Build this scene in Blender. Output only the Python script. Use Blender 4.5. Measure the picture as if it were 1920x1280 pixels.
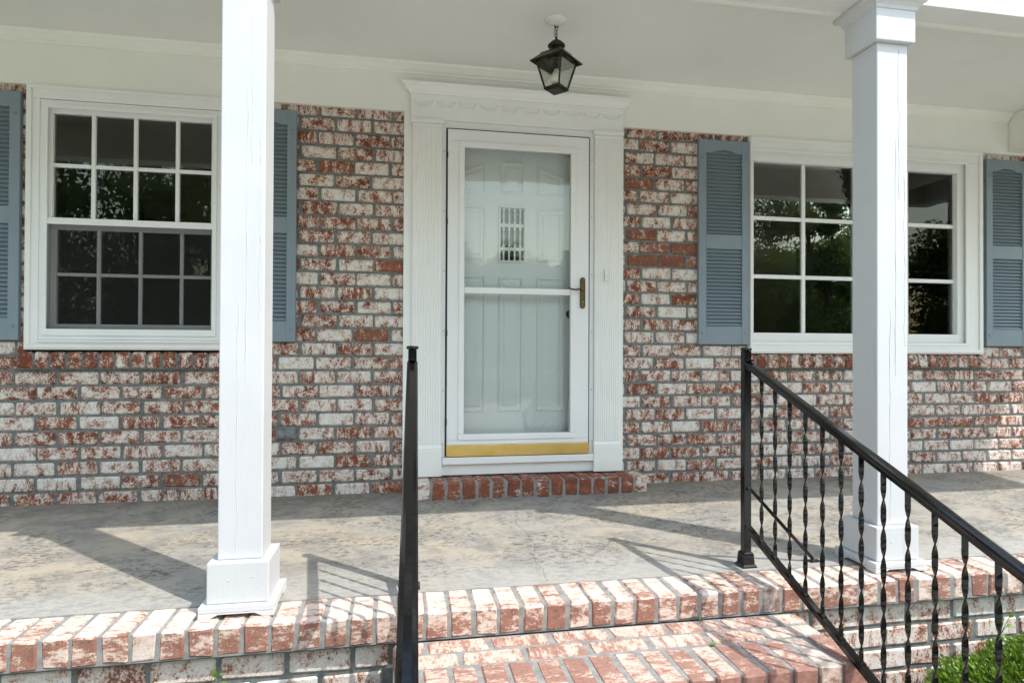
import bpy, math, random
from mathutils import Vector, Matrix, noise as mnoise
random.seed(7)
for o in list(bpy.data.objects): bpy.data.objects.remove(o)
S = bpy.context.scene
COL = S.collection
# ------------------------------------------------------------------ camera
CAMP = Vector((0.9976, -3.7800, 0.8664)); YAW, PIT, ROL = 0.1801, 0.0085, 0.0043
FPX, CY = 1165.927, 5.888          # focal length and optical centre in pixels of a 1920 wide frame
fw = Vector((math.sin(YAW)*math.cos(PIT), math.cos(YAW)*math.cos(PIT), math.sin(PIT)))
rt = Vector((math.cos(YAW), -math.sin(YAW), 0)); up = rt.cross(fw)
rt2 = rt*math.cos(ROL)+up*math.sin(ROL); up2 = up*math.cos(ROL)-rt*math.sin(ROL)
cd = bpy.data.cameras.new('camera'); cam = bpy.data.objects.new('camera', cd); COL.objects.link(cam)
cd.sensor_width = 36; cd.sensor_fit = 'HORIZONTAL'; cd.lens = FPX/1920*36; cd.shift_y = CY/1920
cd.clip_start = .02; cd.clip_end = 2000
M = Matrix((rt2, up2, -fw)).transposed().to_4x4(); M.translation = CAMP; cam.matrix_world = M
S.camera = cam
def topx(P):
    d = Vector(P)-CAMP; z = d.dot(fw)
    return (960+FPX*d.dot(rt2)/z, 640+CY-FPX*d.dot(up2)/z, z)
# ------------------------------------------------------------------ sky, sun, exposure
SUN = Vector((.402, -.390, .828)).normalized()      # towards the sun
w = bpy.data.worlds.new('World'); S.world = w; w.use_nodes = True
nt = w.node_tree; bg = nt.nodes['Background']
sky = nt.nodes.new('ShaderNodeTexSky'); sky.sky_type = 'NISHITA'; sky.sun_disc = False
sky.sun_elevation = math.asin(SUN.z); sky.sun_rotation = math.atan2(SUN.x, SUN.y)
sky.air_density = 2.0; sky.dust_density = 1.7; sky.ozone_density = 1.5
nt.links.new(sky.outputs[0], bg.inputs[0]); bg.inputs[1].default_value = .15
sd = bpy.data.lights.new('sun', 'SUN'); sd.energy = 2.0; sd.angle = math.radians(.53); sd.color = (1, .96, .91)
sun = bpy.data.objects.new('sun', sd); COL.objects.link(sun); sun.location = (8, -8, 16)
sun.rotation_euler = (-SUN).to_track_quat('-Z', 'Y').to_euler()
S.view_settings.view_transform = 'Standard'; S.view_settings.look = 'None'
S.view_settings.exposure = 1.18; S.view_settings.gamma = 1
# ------------------------------------------------------------------ node helpers
class NT:
    def __init__(s, name):
        s.m = bpy.data.materials.new(name); s.m.use_nodes = True
        s.t = s.m.node_tree; s.n = s.t.nodes; s.b = s.n['Principled BSDF']; s.out = s.n['Material Output']
    def N(s, t, **k):
        x = s.n.new('ShaderNode'+t)
        for a, v in k.items(): setattr(x, a, v)
        return x
    def L(s, a, b): s.t.links.new(a, b)
    def set(s, node, **k):
        for a, v in k.items():
            i = node.inputs[a.replace('_', ' ')]
            if hasattr(v, 'is_output') or isinstance(v, bpy.types.NodeSocket): s.L(v, i)
            else: i.default_value = v
        return node
    def math(s, op, a, b=0., clamp=False):
        x = s.N('Math', operation=op, use_clamp=clamp)
        for i, v in enumerate((a, b)):
            if isinstance(v, bpy.types.NodeSocket): s.L(v, x.inputs[i])
            else: x.inputs[i].default_value = v
        return x.outputs[0]
    def mix(s, f, a, b):
        x = s.N('Mix', data_type='RGBA')
        for i, v in ((0, f), (6, a), (7, b)):
            if isinstance(v, bpy.types.NodeSocket): s.L(v, x.inputs[i])
            else: x.inputs[i].default_value = v if i == 0 else tuple(v)+(1,)*(4-len(v))
        return x.outputs[2]
    def ramp(s, f, lo, hi):
        x = s.N('MapRange', interpolation_type='SMOOTHSTEP'); s.L(f, x.inputs[0])
        x.inputs[1].default_value = lo; x.inputs[2].default_value = hi
        return x.outputs[0]
    def noise(s, vec, scale, detail=4, rough=.55, W=None, dist=0):
        x = s.N('TexNoise', noise_dimensions='4D' if W is not None else '3D')
        s.L(vec, x.inputs['Vector']); x.inputs['Scale'].default_value = scale
        x.inputs['Detail'].default_value = detail; x.inputs['Roughness'].default_value = rough; x.inputs['Distortion'].default_value = dist
        if W is not None: s.L(W, x.inputs['W'])
        return x.outputs[0]
    def map(s, vec, sc):
        x = s.N('Mapping'); s.L(vec, x.inputs[0]); x.inputs['Scale'].default_value = sc; return x.outputs[0]
    def bump(s, h, strength, dist=.002):
        x = s.N('Bump'); s.L(h, x.inputs['Height']); x.inputs['Strength'].default_value = strength; x.inputs['Distance'].default_value = dist
        s.L(x.outputs[0], s.b.inputs['Normal'])
    def fin(s, col=None, rough=.6, **k):
        if col is not None:
            if isinstance(col, bpy.types.NodeSocket): s.L(col, s.b.inputs['Base Color'])
            else: s.b.inputs['Base Color'].default_value = tuple(col)+(1,)
        if isinstance(rough, bpy.types.NodeSocket): s.L(rough, s.b.inputs['Roughness'])
        else: s.b.inputs['Roughness'].default_value = rough
        for a, v in k.items(): s.b.inputs[a.replace('_', ' ')].default_value = v
        return s.m
def mat_brick():
    n = NT('whitewashed_brick'); tc = n.N('TexCoord'); oi = n.N('ObjectInfo'); ge = n.N('NewGeometry')
    ob = tc.outputs['Object']; r = oi.outputs['Random']; isl = ge.outputs['Random Per Island']
    W = n.math('ADD', n.math('MULTIPLY', r, 61.), n.math('MULTIPLY', isl, 47.))
    h1 = n.math('FRACT', n.math('MULTIPLY', W, 1.731)); h2 = n.math('FRACT', n.math('MULTIPLY', W, 3.377)); h3 = n.math('FRACT', n.math('MULTIPLY', W, 7.913))
    col = n.N('SeparateColor'); n.L(oi.outputs['Color'], col.inputs[0]); bias, salmon, dirt = col.outputs
    stretch = n.N('CombineXYZ'); n.L(n.math('ADD', n.math('MULTIPLY', n.ramp(h3, .6, .95), .7), 1.1), stretch.inputs[0]); stretch.inputs[1].default_value = .45; n.L(n.math('SUBTRACT', .95, n.math('MULTIPLY', n.ramp(h3, .6, .95), .3)), stretch.inputs[2])
    vm = n.N('VectorMath', operation='MULTIPLY'); n.L(ob, vm.inputs[0]); n.L(stretch.outputs[0], vm.inputs[1]); st = vm.outputs[0]
    co = n.noise(st, 24, 3, .6, W); fi = n.noise(st, 100, 4, .75, W); vf = n.noise(ob, 330, 3, .65, W)
    bs = n.math('ADD', n.math('MULTIPLY', n.math('SUBTRACT', h1, .5), .07), n.math('MULTIPLY', n.math('SUBTRACT', bias, .5), .6))
    v = n.math('ADD', n.math('ADD', n.math('MULTIPLY', co, .40), n.math('MULTIPLY', fi, .42)), n.math('MULTIPLY', vf, .18))
    nz = n.N('SeparateXYZ'); n.L(ge.outputs['Normal'], nz.inputs[0])      # whitewash is thicker on the tops of the edging and tread bricks
    v = n.math('ADD', n.math('ADD', v, bs), n.math('MULTIPLY', n.math('MULTIPLY', n.math('SUBTRACT', .55, nz.outputs[2]), salmon), .11))
    m = n.ramp(v, .486, .548); halo = n.ramp(v, .40, .53)
    red = n.mix(h2, (.175, .038, .017), (.28, .075, .032)); red = n.mix(n.ramp(fi, .38, .66), n.mix(.6, red, (.075, .026, .016)), red)
    red = n.mix(n.math('MULTIPLY', n.ramp(n.noise(ob, 34, 3, .6, W), .48, .66), .75), red, (.34, .115, .042))
    red = n.mix(salmon, red, n.mix(n.ramp(fi, .3, .7), (.24, .115, .088), (.38, .215, .165)))
    wh = n.mix(n.ramp(vf, .35, .65), (.63, .595, .53), (.81, .79, .745))
    wh = n.mix(n.math('MULTIPLY', salmon, .72), wh, (.60, .43, .345))
    wh = n.mix(n.math('MULTIPLY', halo, .55), wh, (.50, .275, .18))
    c = n.mix(m, wh, red)
    sp = n.math('MULTIPLY', n.ramp(n.noise(ob, 150, 3, .65, W), .60, .68), .7)
    c = n.mix(sp, c, (.07, .05, .04))
    gr = n.math('MULTIPLY', n.ramp(n.noise(ob, 22, 4, .6, W), .40, .62), dirt)
    c = n.mix(n.math('MULTIPLY', gr, .7), c, (.11, .10, .085))
    hh = n.math('SUBTRACT', n.math('ADD', n.math('MULTIPLY', fi, .5), n.math('MULTIPLY', vf, .35)), n.math('MULTIPLY', m, .22))
    n.bump(hh, .9, .004)
    return n.fin(c, .88)
def mat_noise(name, a, b, scale=40, rough=.85, bump=.3, bscale=120, lo=.35, hi=.65, dist=.002, **k):
    n = NT(name); p = n.N('NewGeometry').outputs['Position']
    c = n.mix(n.ramp(n.noise(p, scale, 5, .6), lo, hi), a, b)
    if bump: n.bump(n.noise(p, bscale, 4, .6), bump, dist)
    return n.fin(c, rough, **k)
def mat_paint(name, a, b, rough=.5, grain=0., bump=.12, bscale=(60, 60, 9), chips=0.):
    n = NT(name); p = n.N('NewGeometry').outputs['Position']
    c = n.mix(n.ramp(n.noise(p, 3.2, 5, .6), .3, .7), a, b)
    st = n.map(p, bscale)
    g = n.noise(st, 3, 4, .6); h = n.math('ADD', g, n.math('MULTIPLY', n.noise(p, 35, 3, .5), .5))
    if grain:
        ck = n.ramp(n.noise(n.map(p, (26, 26, 1.1)), 1, 3, .55, dist=.6), .655, .69)
        h = n.math('SUBTRACT', h, n.math('MULTIPLY', ck, grain))
        c = n.mix(n.math('MULTIPLY', ck, .18), c, (.35, .33, .3))
    if chips:
        c = n.mix(n.math('MULTIPLY', n.ramp(n.noise(p, 19, 6, .7), .66, .74), chips), c, (.42, .39, .33))
    n.bump(h, bump, .004)
    return n.fin(c, rough)
def mat_concrete():
    n = NT('stained_concrete'); p = n.N('NewGeometry').outputs['Position']
    s = n.map(p, (1., 1.35, 1.)); sp = n.N('SeparateXYZ'); n.L(p, sp.inputs[0]); y = sp.outputs[1]
    a = n.noise(s, 1.5, 6, .62, dist=.4); b = n.noise(s, 5.5, 7, .72, dist=.5); f = n.noise(n.map(p, (1, 1.7, 1)), 30, 6, .74, dist=.6); g = n.noise(p, 110, 3, .6)
    c = n.mix(n.ramp(a, .36, .64), (.50, .435, .335), (.41, .39, .35))
    c = n.mix(n.math('MULTIPLY', n.ramp(b, .44, .62), .62), c, (.225, .22, .21))
    c = n.mix(n.math('MULTIPLY', n.math('MULTIPLY', n.ramp(f, .48, .60), n.ramp(n.noise(s, 2.2, 5, .65, dist=.6), .38, .60)), .85), c, (.085, .078, .068))
    c = n.mix(n.math('MULTIPLY', n.ramp(g, .58, .7), .35), c, (.52, .50, .45))
    # cement skim along the brick edging, weathered dark band along the wall
    e = n.math('MULTIPLY', n.ramp(n.math('ADD', n.math('MULTIPLY', y, -1.), n.math('MULTIPLY', n.noise(p, 6, 5, .6), .5)), 1.38, 1.72), .8)
    c = n.mix(e, c, n.mix(n.ramp(f, .4, .62), (.49, .475, .44), (.40, .39, .36)))
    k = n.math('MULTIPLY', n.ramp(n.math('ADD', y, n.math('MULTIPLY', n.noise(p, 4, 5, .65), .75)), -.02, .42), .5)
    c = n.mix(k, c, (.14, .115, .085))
    c = n.mix(1., c, c); hs = n.N('HueSaturation'); n.L(c, hs.inputs['Color']); hs.inputs['Value'].default_value = .76; c = hs.outputs[0]
    n.bump(n.math('ADD', n.math('MULTIPLY', f, .6), g), .35, .003)
    return n.fin(c, .82)
def mat_glass(name, ior=1.6, wave=0., tint=.93, gain=1.0):
    n = NT(name); n.n.remove(n.b)
    tr = n.N('BsdfTransparent'); tr.inputs[0].default_value = (tint, tint+.01, tint, 1)
    gl = n.N('BsdfGlossy'); gl.inputs['Roughness'].default_value = 0.0; gl.inputs[0].default_value = (.96, .98, .97, 1)
    fr = n.N('Fresnel'); fr.inputs[0].default_value = ior
    if wave:
        p = n.N('NewGeometry').outputs['Position']
        b = n.N('Bump'); b.inputs['Strength'].default_value = wave; b.inputs['Distance'].default_value = .01
        n.L(n.noise(n.map(p, (3, 3, 4.5)), 1.6, 3, .5), b.inputs['Height']); n.L(b.outputs[0], gl.inputs['Normal'])
    mx = n.N('MixShader'); n.L(n.math('MULTIPLY', fr.outputs[0], gain, True), mx.inputs[0]); n.L(tr.outputs[0], mx.inputs[1]); n.L(gl.outputs[0], mx.inputs[2])
    n.L(mx.outputs[0], n.out.inputs[0]); return n.m
def mat_leaf(name, a, b, tr=.25, rough=.45):
    n = NT(name); ge = n.N('NewGeometry'); oi = n.N('ObjectInfo')
    c = n.mix(ge.outputs['Random Per Island'], a, b)
    n.fin(c, rough); t = n.N('BsdfTranslucent'); n.L(n.mix(.35, c, (.30, .42, .04)), t.inputs[0])
    mx = n.N('MixShader'); mx.inputs[0].default_value = tr; n.L(n.b.outputs[0], mx.inputs[1]); n.L(t.outputs[0], mx.inputs[2]); n.L(mx.outputs[0], n.out.inputs[0])
    return n.m
def mat_screen():
    n = NT('insect_screen_mesh'); n.n.remove(n.b)
    tr = n.N('BsdfTransparent'); d = n.N('BsdfDiffuse'); d.inputs[0].default_value = (.03, .031, .029, 1)
    mx = n.N('MixShader'); mx.inputs[0].default_value = .28; n.L(tr.outputs[0], mx.inputs[1]); n.L(d.outputs[0], mx.inputs[2]); n.L(mx.outputs[0], n.out.inputs[0]); return n.m
MAT = dict(
    brick=mat_brick(),
    mortar=mat_noise('grey_mortar', (.125, .138, .13), (.20, .21, .195), 35, .95, .6, 260),
    mortar_light=mat_noise('pale_mortar', (.21, .21, .20), (.30, .295, .275), 30, .95, .6, 260),
    concrete=mat_concrete(),
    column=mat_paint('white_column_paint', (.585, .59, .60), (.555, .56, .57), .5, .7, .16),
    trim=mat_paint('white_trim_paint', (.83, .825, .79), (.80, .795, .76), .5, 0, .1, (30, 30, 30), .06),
    frieze=mat_paint('cream_frieze_paint', (.82, .815, .74), (.785, .78, .705), .55, 0, .14, (9, 40, 40)),
    ceiling=mat_paint('ceiling_paint', (.82, .81, .775), (.79, .78, .745), .6, 0, .12, (12, 12, 12)),
    vinyl=mat_paint('white_door_enamel', (.83, .83, .815), (.80, .80, .785), .32, 0, .05, (20, 20, 20)),
    door=mat_paint('white_panel_door', (.84, .85, .83), (.82, .83, .81), .4, 0, .06, (40, 40, 5)),
    shutter=mat_paint('blue_grey_shutter', (.225, .275, .31), (.20, .25, .285), .5, 0, .15, (60, 60, 8)),
    iron=mat_noise('black_iron', (.003, .003, .003), (.006, .006, .006), 60, .13, .15, 90, dist=.0008, Specular_IOR_Level=.4),
    bronze=mat_noise('aged_bronze', (.018, .015, .010), (.045, .036, .022), 45, .36, .2, 150, Metallic=.6),
    bronze2=mat_noise('door_bronze', (.10, .06, .03), (.17, .11, .05), 60, .35, .1, 150, Metallic=.85),
    brass=mat_noise('satin_brass', (.68, .46, .13), (.74, .53, .19), 9, .33, .05, 300, Metallic=.85),
    steel=mat_noise('grey_outlet_metal', (.15, .17, .17), (.24, .26, .26), 40, .45, .2, 150, Metallic=.3),
    canopy=mat_paint('white_canopy_enamel', (.80, .79, .75), (.78, .77, .73), .5),
    bulb=mat_paint('frosted_bulb', (.82, .80, .75), (.80, .78, .72), .25),
    near_black=mat_noise('dark_gap', (.018, .018, .018), (.03, .03, .028), 40, .8, 0),
    room=mat_noise('dim_room_wall', (.55, .50, .44), (.60, .55, .48), 3, .9, 0),
    soffit=mat_paint('roof_edge_paint', (.74, .73, .70), (.70, .69, .66), .5),
    roof=mat_noise('roof_shingle', (.06, .055, .05), (.12, .11, .10), 18, .95, .5, 60),
    grass=mat_noise('lawn_green', (.05, .075, .02), (.10, .12, .035), 2.2, .95, .8, 30),
    soil=mat_noise('mulch_soil', (.06, .04, .025), (.13, .09, .06), 14, .95, .9, 40, dist=.02),
    walk=mat_noise('walkway_concrete', (.46, .44, .40), (.55, .53, .48), 6, .9, .3, 90),
    crack=mat_noise('crack_dark', (.05, .04, .03), (.12, .085, .06), 40, .95, 0),
    bark=mat_noise('bark', (.055, .04, .028), (.11, .085, .06), 20, .95, .9, 30, dist=.02),
    leaf=mat_leaf('tree_leaf', (.04, .07, .016), (.10, .15, .035), .4),
    hedge=mat_leaf('hedge_leaf', (.03, .085, .006), (.20, .34, .03), .35, .38),
    weed=mat_leaf('weed_leaf', (.13, .25, .04), (.17, .32, .05), .35, .5),
    glass=mat_glass('window_glass', 1.55, .02, .95, 1.0), storm=mat_glass('storm_glass', 1.5, .09, .995, 1.0),
    lampglass=mat_glass('lantern_glass', 1.45, .05, 1.0, .6), screen=mat_screen())
# ------------------------------------------------------------------ mesh helpers
WL = {}
class MB:
    def __init__(s): s.v = []; s.f = []
    def poly(s, pts): i = len(s.v); s.v += [tuple(p) for p in pts]; s.f.append(tuple(range(i, i+len(pts))))
    def box(s, x0, x1, y0, y1, z0, z1):
        i = len(s.v); s.v += [(x, y, z) for z in (z0, z1) for y in (y0, y1) for x in (x0, x1)]
        s.f += [tuple(i+k for k in q) for q in ((0, 2, 3, 1), (4, 5, 7, 6), (0, 1, 5, 4), (2, 6, 7, 3), (0, 4, 6, 2), (1, 3, 7, 5))]
        return s
    def ring(s, x0, x1, z0, z1, wl, wr, wb, wt, y0, y1):        # rectangular frame of four butted members
        s.box(x0, x1, y0, y1, z1-wt, z1); s.box(x0, x1, y0, y1, z0, z0+wb)
        s.box(x0, x0+wl, y0, y1, z0+wb, z1-wt); s.box(x1-wr, x1, y0, y1, z0+wb, z1-wt); return s
    def prism(s, pts, a, b, axis):                                # pts: 2D outline, extruded along axis from a to b
        def P(q, t): return {'x': (t, q[0], q[1]), 'y': (q[0], t, q[1]), 'z': (q[0], q[1], t)}[axis]
        n = len(pts); i = len(s.v); s.v += [P(q, a) for q in pts]+[P(q, b) for q in pts]
        s.f += [tuple(i+k for k in range(n))[::-1], tuple(i+n+k for k in range(n))]
        s.f += [(i+k, i+(k+1) % n, i+n+(k+1) % n, i+n+k) for k in range(n)]; return s
    def loft(s, rings, close=True, cap=True):
        n = len(rings[0]); i = len(s.v)
        for r in rings: s.v += [tuple(p) for p in r]
        for a in range(len(rings)-1):
            for k in range(n if close else n-1):
                s.f.append((i+a*n+k, i+a*n+(k+1) % n, i+(a+1)*n+(k+1) % n, i+(a+1)*n+k))
        if cap: s.f.append(tuple(i+k for k in range(n))[::-1]); s.f.append(tuple(i+(len(rings)-1)*n+k for k in range(n)))
        return s
    def lathe(s, prof, c, n=16, axis='z'):
        R = []
        for r, h in prof:
            R.append([(c[0]+r*math.cos(t), c[1]+r*math.sin(t), c[2]+h) if axis == 'z' else (c[0]+r*math.cos(t), c[1]+h, c[2]+r*math.sin(t)) for t in (2*math.pi*k/n for k in range(n))])
        return s.loft(R)
    def tube(s, pts, r, n=6):
        P = [Vector(p) for p in pts]; R = []; ref = None
        for i, p in enumerate(P):
            d = (P[min(i+1, len(P)-1)]-P[max(i-1, 0)]).normalized()
            if ref is None: ref = d.orthogonal().normalized()
            ref = (ref-d*ref.dot(d)).normalized(); b = d.cross(ref); rr = r[i] if isinstance(r, (list, tuple)) else r
            R.append([p+(ref*math.cos(2*math.pi*k/n)+b*math.sin(2*math.pi*k/n))*rr for k in range(n)])
        return s.loft(R)
    def build(s, name, m, parent=None, bevel=0, smooth=False, seg=2, origin=None):
        o3 = WL.get(parent.name, Vector()) if parent else Vector()
        org = Vector(origin) if origin is not None else o3
        me = bpy.data.meshes.new(name); me.from_pydata([tuple(Vector(p)-org) for p in s.v], [], s.f)
        me.materials.append(MAT[m]); me.validate(); fix(me)
        if smooth:
            for q in me.polygons: q.use_smooth = True
        o = bpy.data.objects.new(name, me); COL.objects.link(o)
        if parent: o.parent = parent
        o.location = org-o3; WL[o.name] = org
        if bevel:
            b = o.modifiers.new('bevel', 'BEVEL'); b.width = bevel; b.segments = seg; b.limit_method = 'ANGLE'; b.angle_limit = math.radians(40); b.harden_normals = False
        return o
def fix(me):
    import bmesh
    bm = bmesh.new(); bm.from_mesh(me); bmesh.ops.recalc_face_normals(bm, faces=bm.faces[:]); bm.to_mesh(me); bm.free()
def tag(o, label=None, cat=None, group=None, kind=None):
    if label: o['label'] = label
    if cat: o['category'] = cat
    if group: o['group'] = group
    if kind: o['kind'] = kind
    return o
def empty(name, loc, parent=None):
    o = bpy.data.objects.new(name, None); COL.objects.link(o); o.empty_display_size = .1
    p = WL.get(parent.name, Vector()) if parent else Vector()
    o.location = Vector(loc)-p; o.parent = parent; WL[o.name] = Vector(loc); return o
def copy_tree(o, parent=None):
    c = o.copy(); COL.objects.link(c); c.parent = parent
    for ch in list(o.children): copy_tree(ch, c)
    return c
def box(name, m, parent, *d, bevel=.0): return MB().box(*d).build(name, m, parent, bevel)
# chamfered, slightly uneven brick: length x, depth y, height z, centred
BK = {}
def brick_data(L, D, H, var, seed_extra=0):
    key = (round(L, 3), round(D, 3), round(H, 3), var)
    if key in BK: return BK[key]
    rnd = random.Random(hash(key) & 0xffff); hx, hy, hz = L/2, D/2, H/2; c = .0058; v = []; idx = {}
    for sx in (-1, 1):
        for sy in (-1, 1):
            for sz in (-1, 1):
                jx, jy, jz = (rnd.uniform(-.0016, .0016) for _ in range(3)); k = c*rnd.uniform(.7, 1.7)
                for ax in range(3):
                    p = [sx*(hx-(k if ax != 0 else 0))+jx, sy*(hy-(k if ax != 1 else 0))+jy*.4, sz*(hz-(k if ax != 2 else 0))+jz]
                    idx[(sx, sy, sz, ax)] = len(v); v.append(tuple(p))
    f = []
    for ax in range(3):
        o = [a for a in range(3) if a != ax]
        for s in (-1, 1):
            q = []
            for a, b in ((-1, -1), (1, -1), (1, 1), (-1, 1)):
                t = [0, 0, 0]; t[ax] = s; t[o[0]] = a; t[o[1]] = b; q.append(idx[(t[0], t[1], t[2], ax)])
            f.append(q)
    for e in range(3):
        a1, a2 = [a for a in range(3) if a != e]
        for s1 in (-1, 1):
            for s2 in (-1, 1):
                def g(se, ax):
                    t = [0, 0, 0]; t[e] = se; t[a1] = s1; t[a2] = s2; return idx[(t[0], t[1], t[2], ax)]
                f.append([g(-1, a1), g(1, a1), g(1, a2), g(-1, a2)])
    for sx in (-1, 1):
        for sy in (-1, 1):
            for sz in (-1, 1): f.append([idx[(sx, sy, sz, a)] for a in range(3)])
    me = bpy.data.meshes.new('brick'); me.from_pydata(v, [], f); me.materials.append(MAT['brick']); fix(me); BK[key] = me
    return me
def put_brick(parent, c, L, D, H, rot=None, bias=.5, salmon=0., dirt=0., name='brick'):
    me = brick_data(L, D, H, random.randrange(5)); o = bpy.data.objects.new(name, me); COL.objects.link(o)
    o.parent = parent; o.location = Vector(c)-WL[parent.name]
    if rot: o.rotation_euler = rot
    o.color = (max(0, min(1, bias)), salmon, dirt, 1); return o
def join_bricks(lst, name, parent, bias=.5):
    mb = MB()
    for c, L, D, H in lst:
        me = brick_data(L, D, H, random.randrange(5)); i = len(mb.v)
        mb.v += [tuple(v.co+Vector(c)) for v in me.vertices]; mb.f += [tuple(i+k for k in p.vertices) for p in me.polygons]
    o = mb.build(name, 'brick', parent); o.color = (bias, 0, 0, 1); tag(o, kind='stuff'); return o
# ================================================================== GROUND
G = -.58
gm = MB(); gm.poly([(-400, -400, G), (400, -400, G), (400, 400, G), (-400, 400, G)])
tag(gm.build('ground', 'grass'), 'mown green lawn around the house', 'ground', kind='structure')
tag(box('planting_bed', 'soil', None, 2.55, 6.2, -2.6, -1.66, G-.05, G+.02), kind='structure')
tag(box('planting_bed', 'soil', None, -3.0, .9, -2.4, -1.66, G-.05, G+.02), kind='structure')
tag(box('walkway', 'walk', None, .8, 2.6, -3.35, -2.83, G-.06, G+.03), kind='structure')
tag(box('bounce_slab', 'walk', None, -9.0, 14.0, -12.5, -3.35, G-.06, G+.024), kind='structure')  # unseen pale slab, added to bounce sunlight into the shaded porch
# ================================================================== HOUSE
CO = .08255; ML = .2099; X0 = -1.0462
house = empty('house', (2, 0, -.1))
tag(house, 'house with whitewashed red brick front wall, white trim and white front door', 'house')
WX0, WX1 = -1.9, 6.3
holes = [(-.985, .07, .842, 2.30), (3.27, 5.09, .842, 2.30), (1.05, 2.385, .10, 2.40)]
sills = [(-1.02, .105, 9*CO-.004, .845), (3.235, 5.13, 9*CO-.004, .845)]
def grid_sheet(name, m, parent, x0, x1, z0, z1, y0, y1, hs):
    xs = sorted({x0, x1, *[h[i] for h in hs for i in (0, 1) if x0 < h[i] < x1]}); zs = sorted({z0, z1, *[h[i] for h in hs for i in (2, 3) if z0 < h[i] < z1]})
    nx, nz = len(xs)-1, len(zs)-1
    def solid(i, k):
        if not (0 <= i < nx and 0 <= k < nz): return False
        cx, cz = (xs[i]+xs[i+1])/2, (zs[k]+zs[k+1])/2
        return not any(h[0] < cx < h[1] and h[2] < cz < h[3] for h in hs)
    mb = MB()
    for i in range(nx):
        for k in range(nz):
            if not solid(i, k): continue
            a, b, c, d = xs[i], xs[i+1], zs[k], zs[k+1]
            mb.poly([(a, y0, c), (b, y0, c), (b, y0, d), (a, y0, d)]); mb.poly([(a, y1, c), (a, y1, d), (b, y1, d), (b, y1, c)])
            if not solid(i-1, k): mb.poly([(a, y0, c), (a, y0, d), (a, y1, d), (a, y1, c)])
            if not solid(i+1, k): mb.poly([(b, y0, c), (b, y1, c), (b, y1, d), (b, y0, d)])
            if not solid(i, k-1): mb.poly([(a, y0, c), (a, y1, c), (b, y1, c), (b, y0, c)])
            if not solid(i, k+1): mb.poly([(a, y0, d), (b, y0, d), (b, y1, d), (a, y1, d)])
    return mb.build(name, m, parent)
wall = grid_sheet('brick_wall', 'mortar', house, WX0, WX1, -.55, 2.75, .0065, .11, holes)
wall['label'] = 'whitewashed red brick laid in grey mortar'
cand = []
SHUT = [(-1.37, -1.01), (.05, .41), (2.912, 3.268), (5.117, 5.477)]
for k in range(0, 29):
    z0, z1 = k*CO, (k+1)*CO; zc = (z0+z1)/2
    off = X0+(0 if k % 2 == 0 else ML/2)+random.uniform(-.012, .012)
    x = off-6*ML
    while x < WX1:
        jl = random.uniform(-.004, .004); a, b = x+.0076+jl, x+ML-.0076+jl; x += ML
        seg = [(a, b)]
        for h in holes+sills:
            if min(z1-.008, h[3])-max(z0+.008, h[2]) <= .012: continue
            ns = []
            for s in seg:
                if h[1] <= s[0] or h[0] >= s[1]: ns.append(s); continue
                if s[0] < h[0]-.02: ns.append((s[0], h[0]-.002))
                if s[1] > h[1]+.02: ns.append((h[1]+.002, s[1]))
            seg = ns
        for a2, b2 in seg:
            if a2 < WX0+.1 or b2 > WX1-.05 or b2-a2 < .018: continue
            cx = (a2+b2)/2; L = b2-a2
            if abs(L-(ML-.0152)) < .002: L = ML-.0152
            u, v, d = topx((cx, 0, zc)); vis = -25 < u < 1945 and v < 960 and zc < 2.31
            for s0, s1 in SHUT:
                if s0-.02 < a2 and b2 < s1+.03 and .93 < zc < 2.22: vis = False
            if 412 < u-18 and u+18 < 508 or 1602 < u-15 and u+15 < 1700: vis = False
            cand.append((L*CO/d/d if vis else 0, (cx, .024+random.uniform(-.0012, .0012)-.0006, zc+random.uniform(-.0012, .0012)), L, .05, CO-.0148))
cand.sort(key=lambda t: -t[0])
special = {}
for i, (ar, c, L, D, H) in enumerate(cand[:300]):
    b = .5; sal = 0
    if 2.40 < c[0] < 2.95 and 17*CO < c[2] < 19*CO: b, sal = .60, .25
    elif random.random() < .02: b, sal = .57, .2
    elif random.random() < .12: b = .45
    put_brick(wall, c, L, D, H, None, b, sal)
join_bricks([c[1:] for c in cand[300:]], 'brickwork', wall, .5)
# rowlock sills under the windows
for nm, x0, x1 in (('window_sill', -1.015, .10), ('window_sill', 3.24, 5.125)):
    tilt = math.radians(11)
    sl = MB(); sl.prism([(-.026, .752), (-.030, .832), (.06, .852), (.06, .748)], x0+.003, x1-.003, 'x')
    so = sl.build(nm, 'mortar', house); n = round((x1-x0)/.0812); sp = (x1-x0)/n
    for i in range(n):
        put_brick(so, (x0+sp*(i+.5), .012, .797+random.uniform(-.0015, .0015)), sp-.011, .094, .088, (-tilt*.55+random.uniform(-.012, .012), 0, random.uniform(-.012, .012)), .56)
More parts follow.
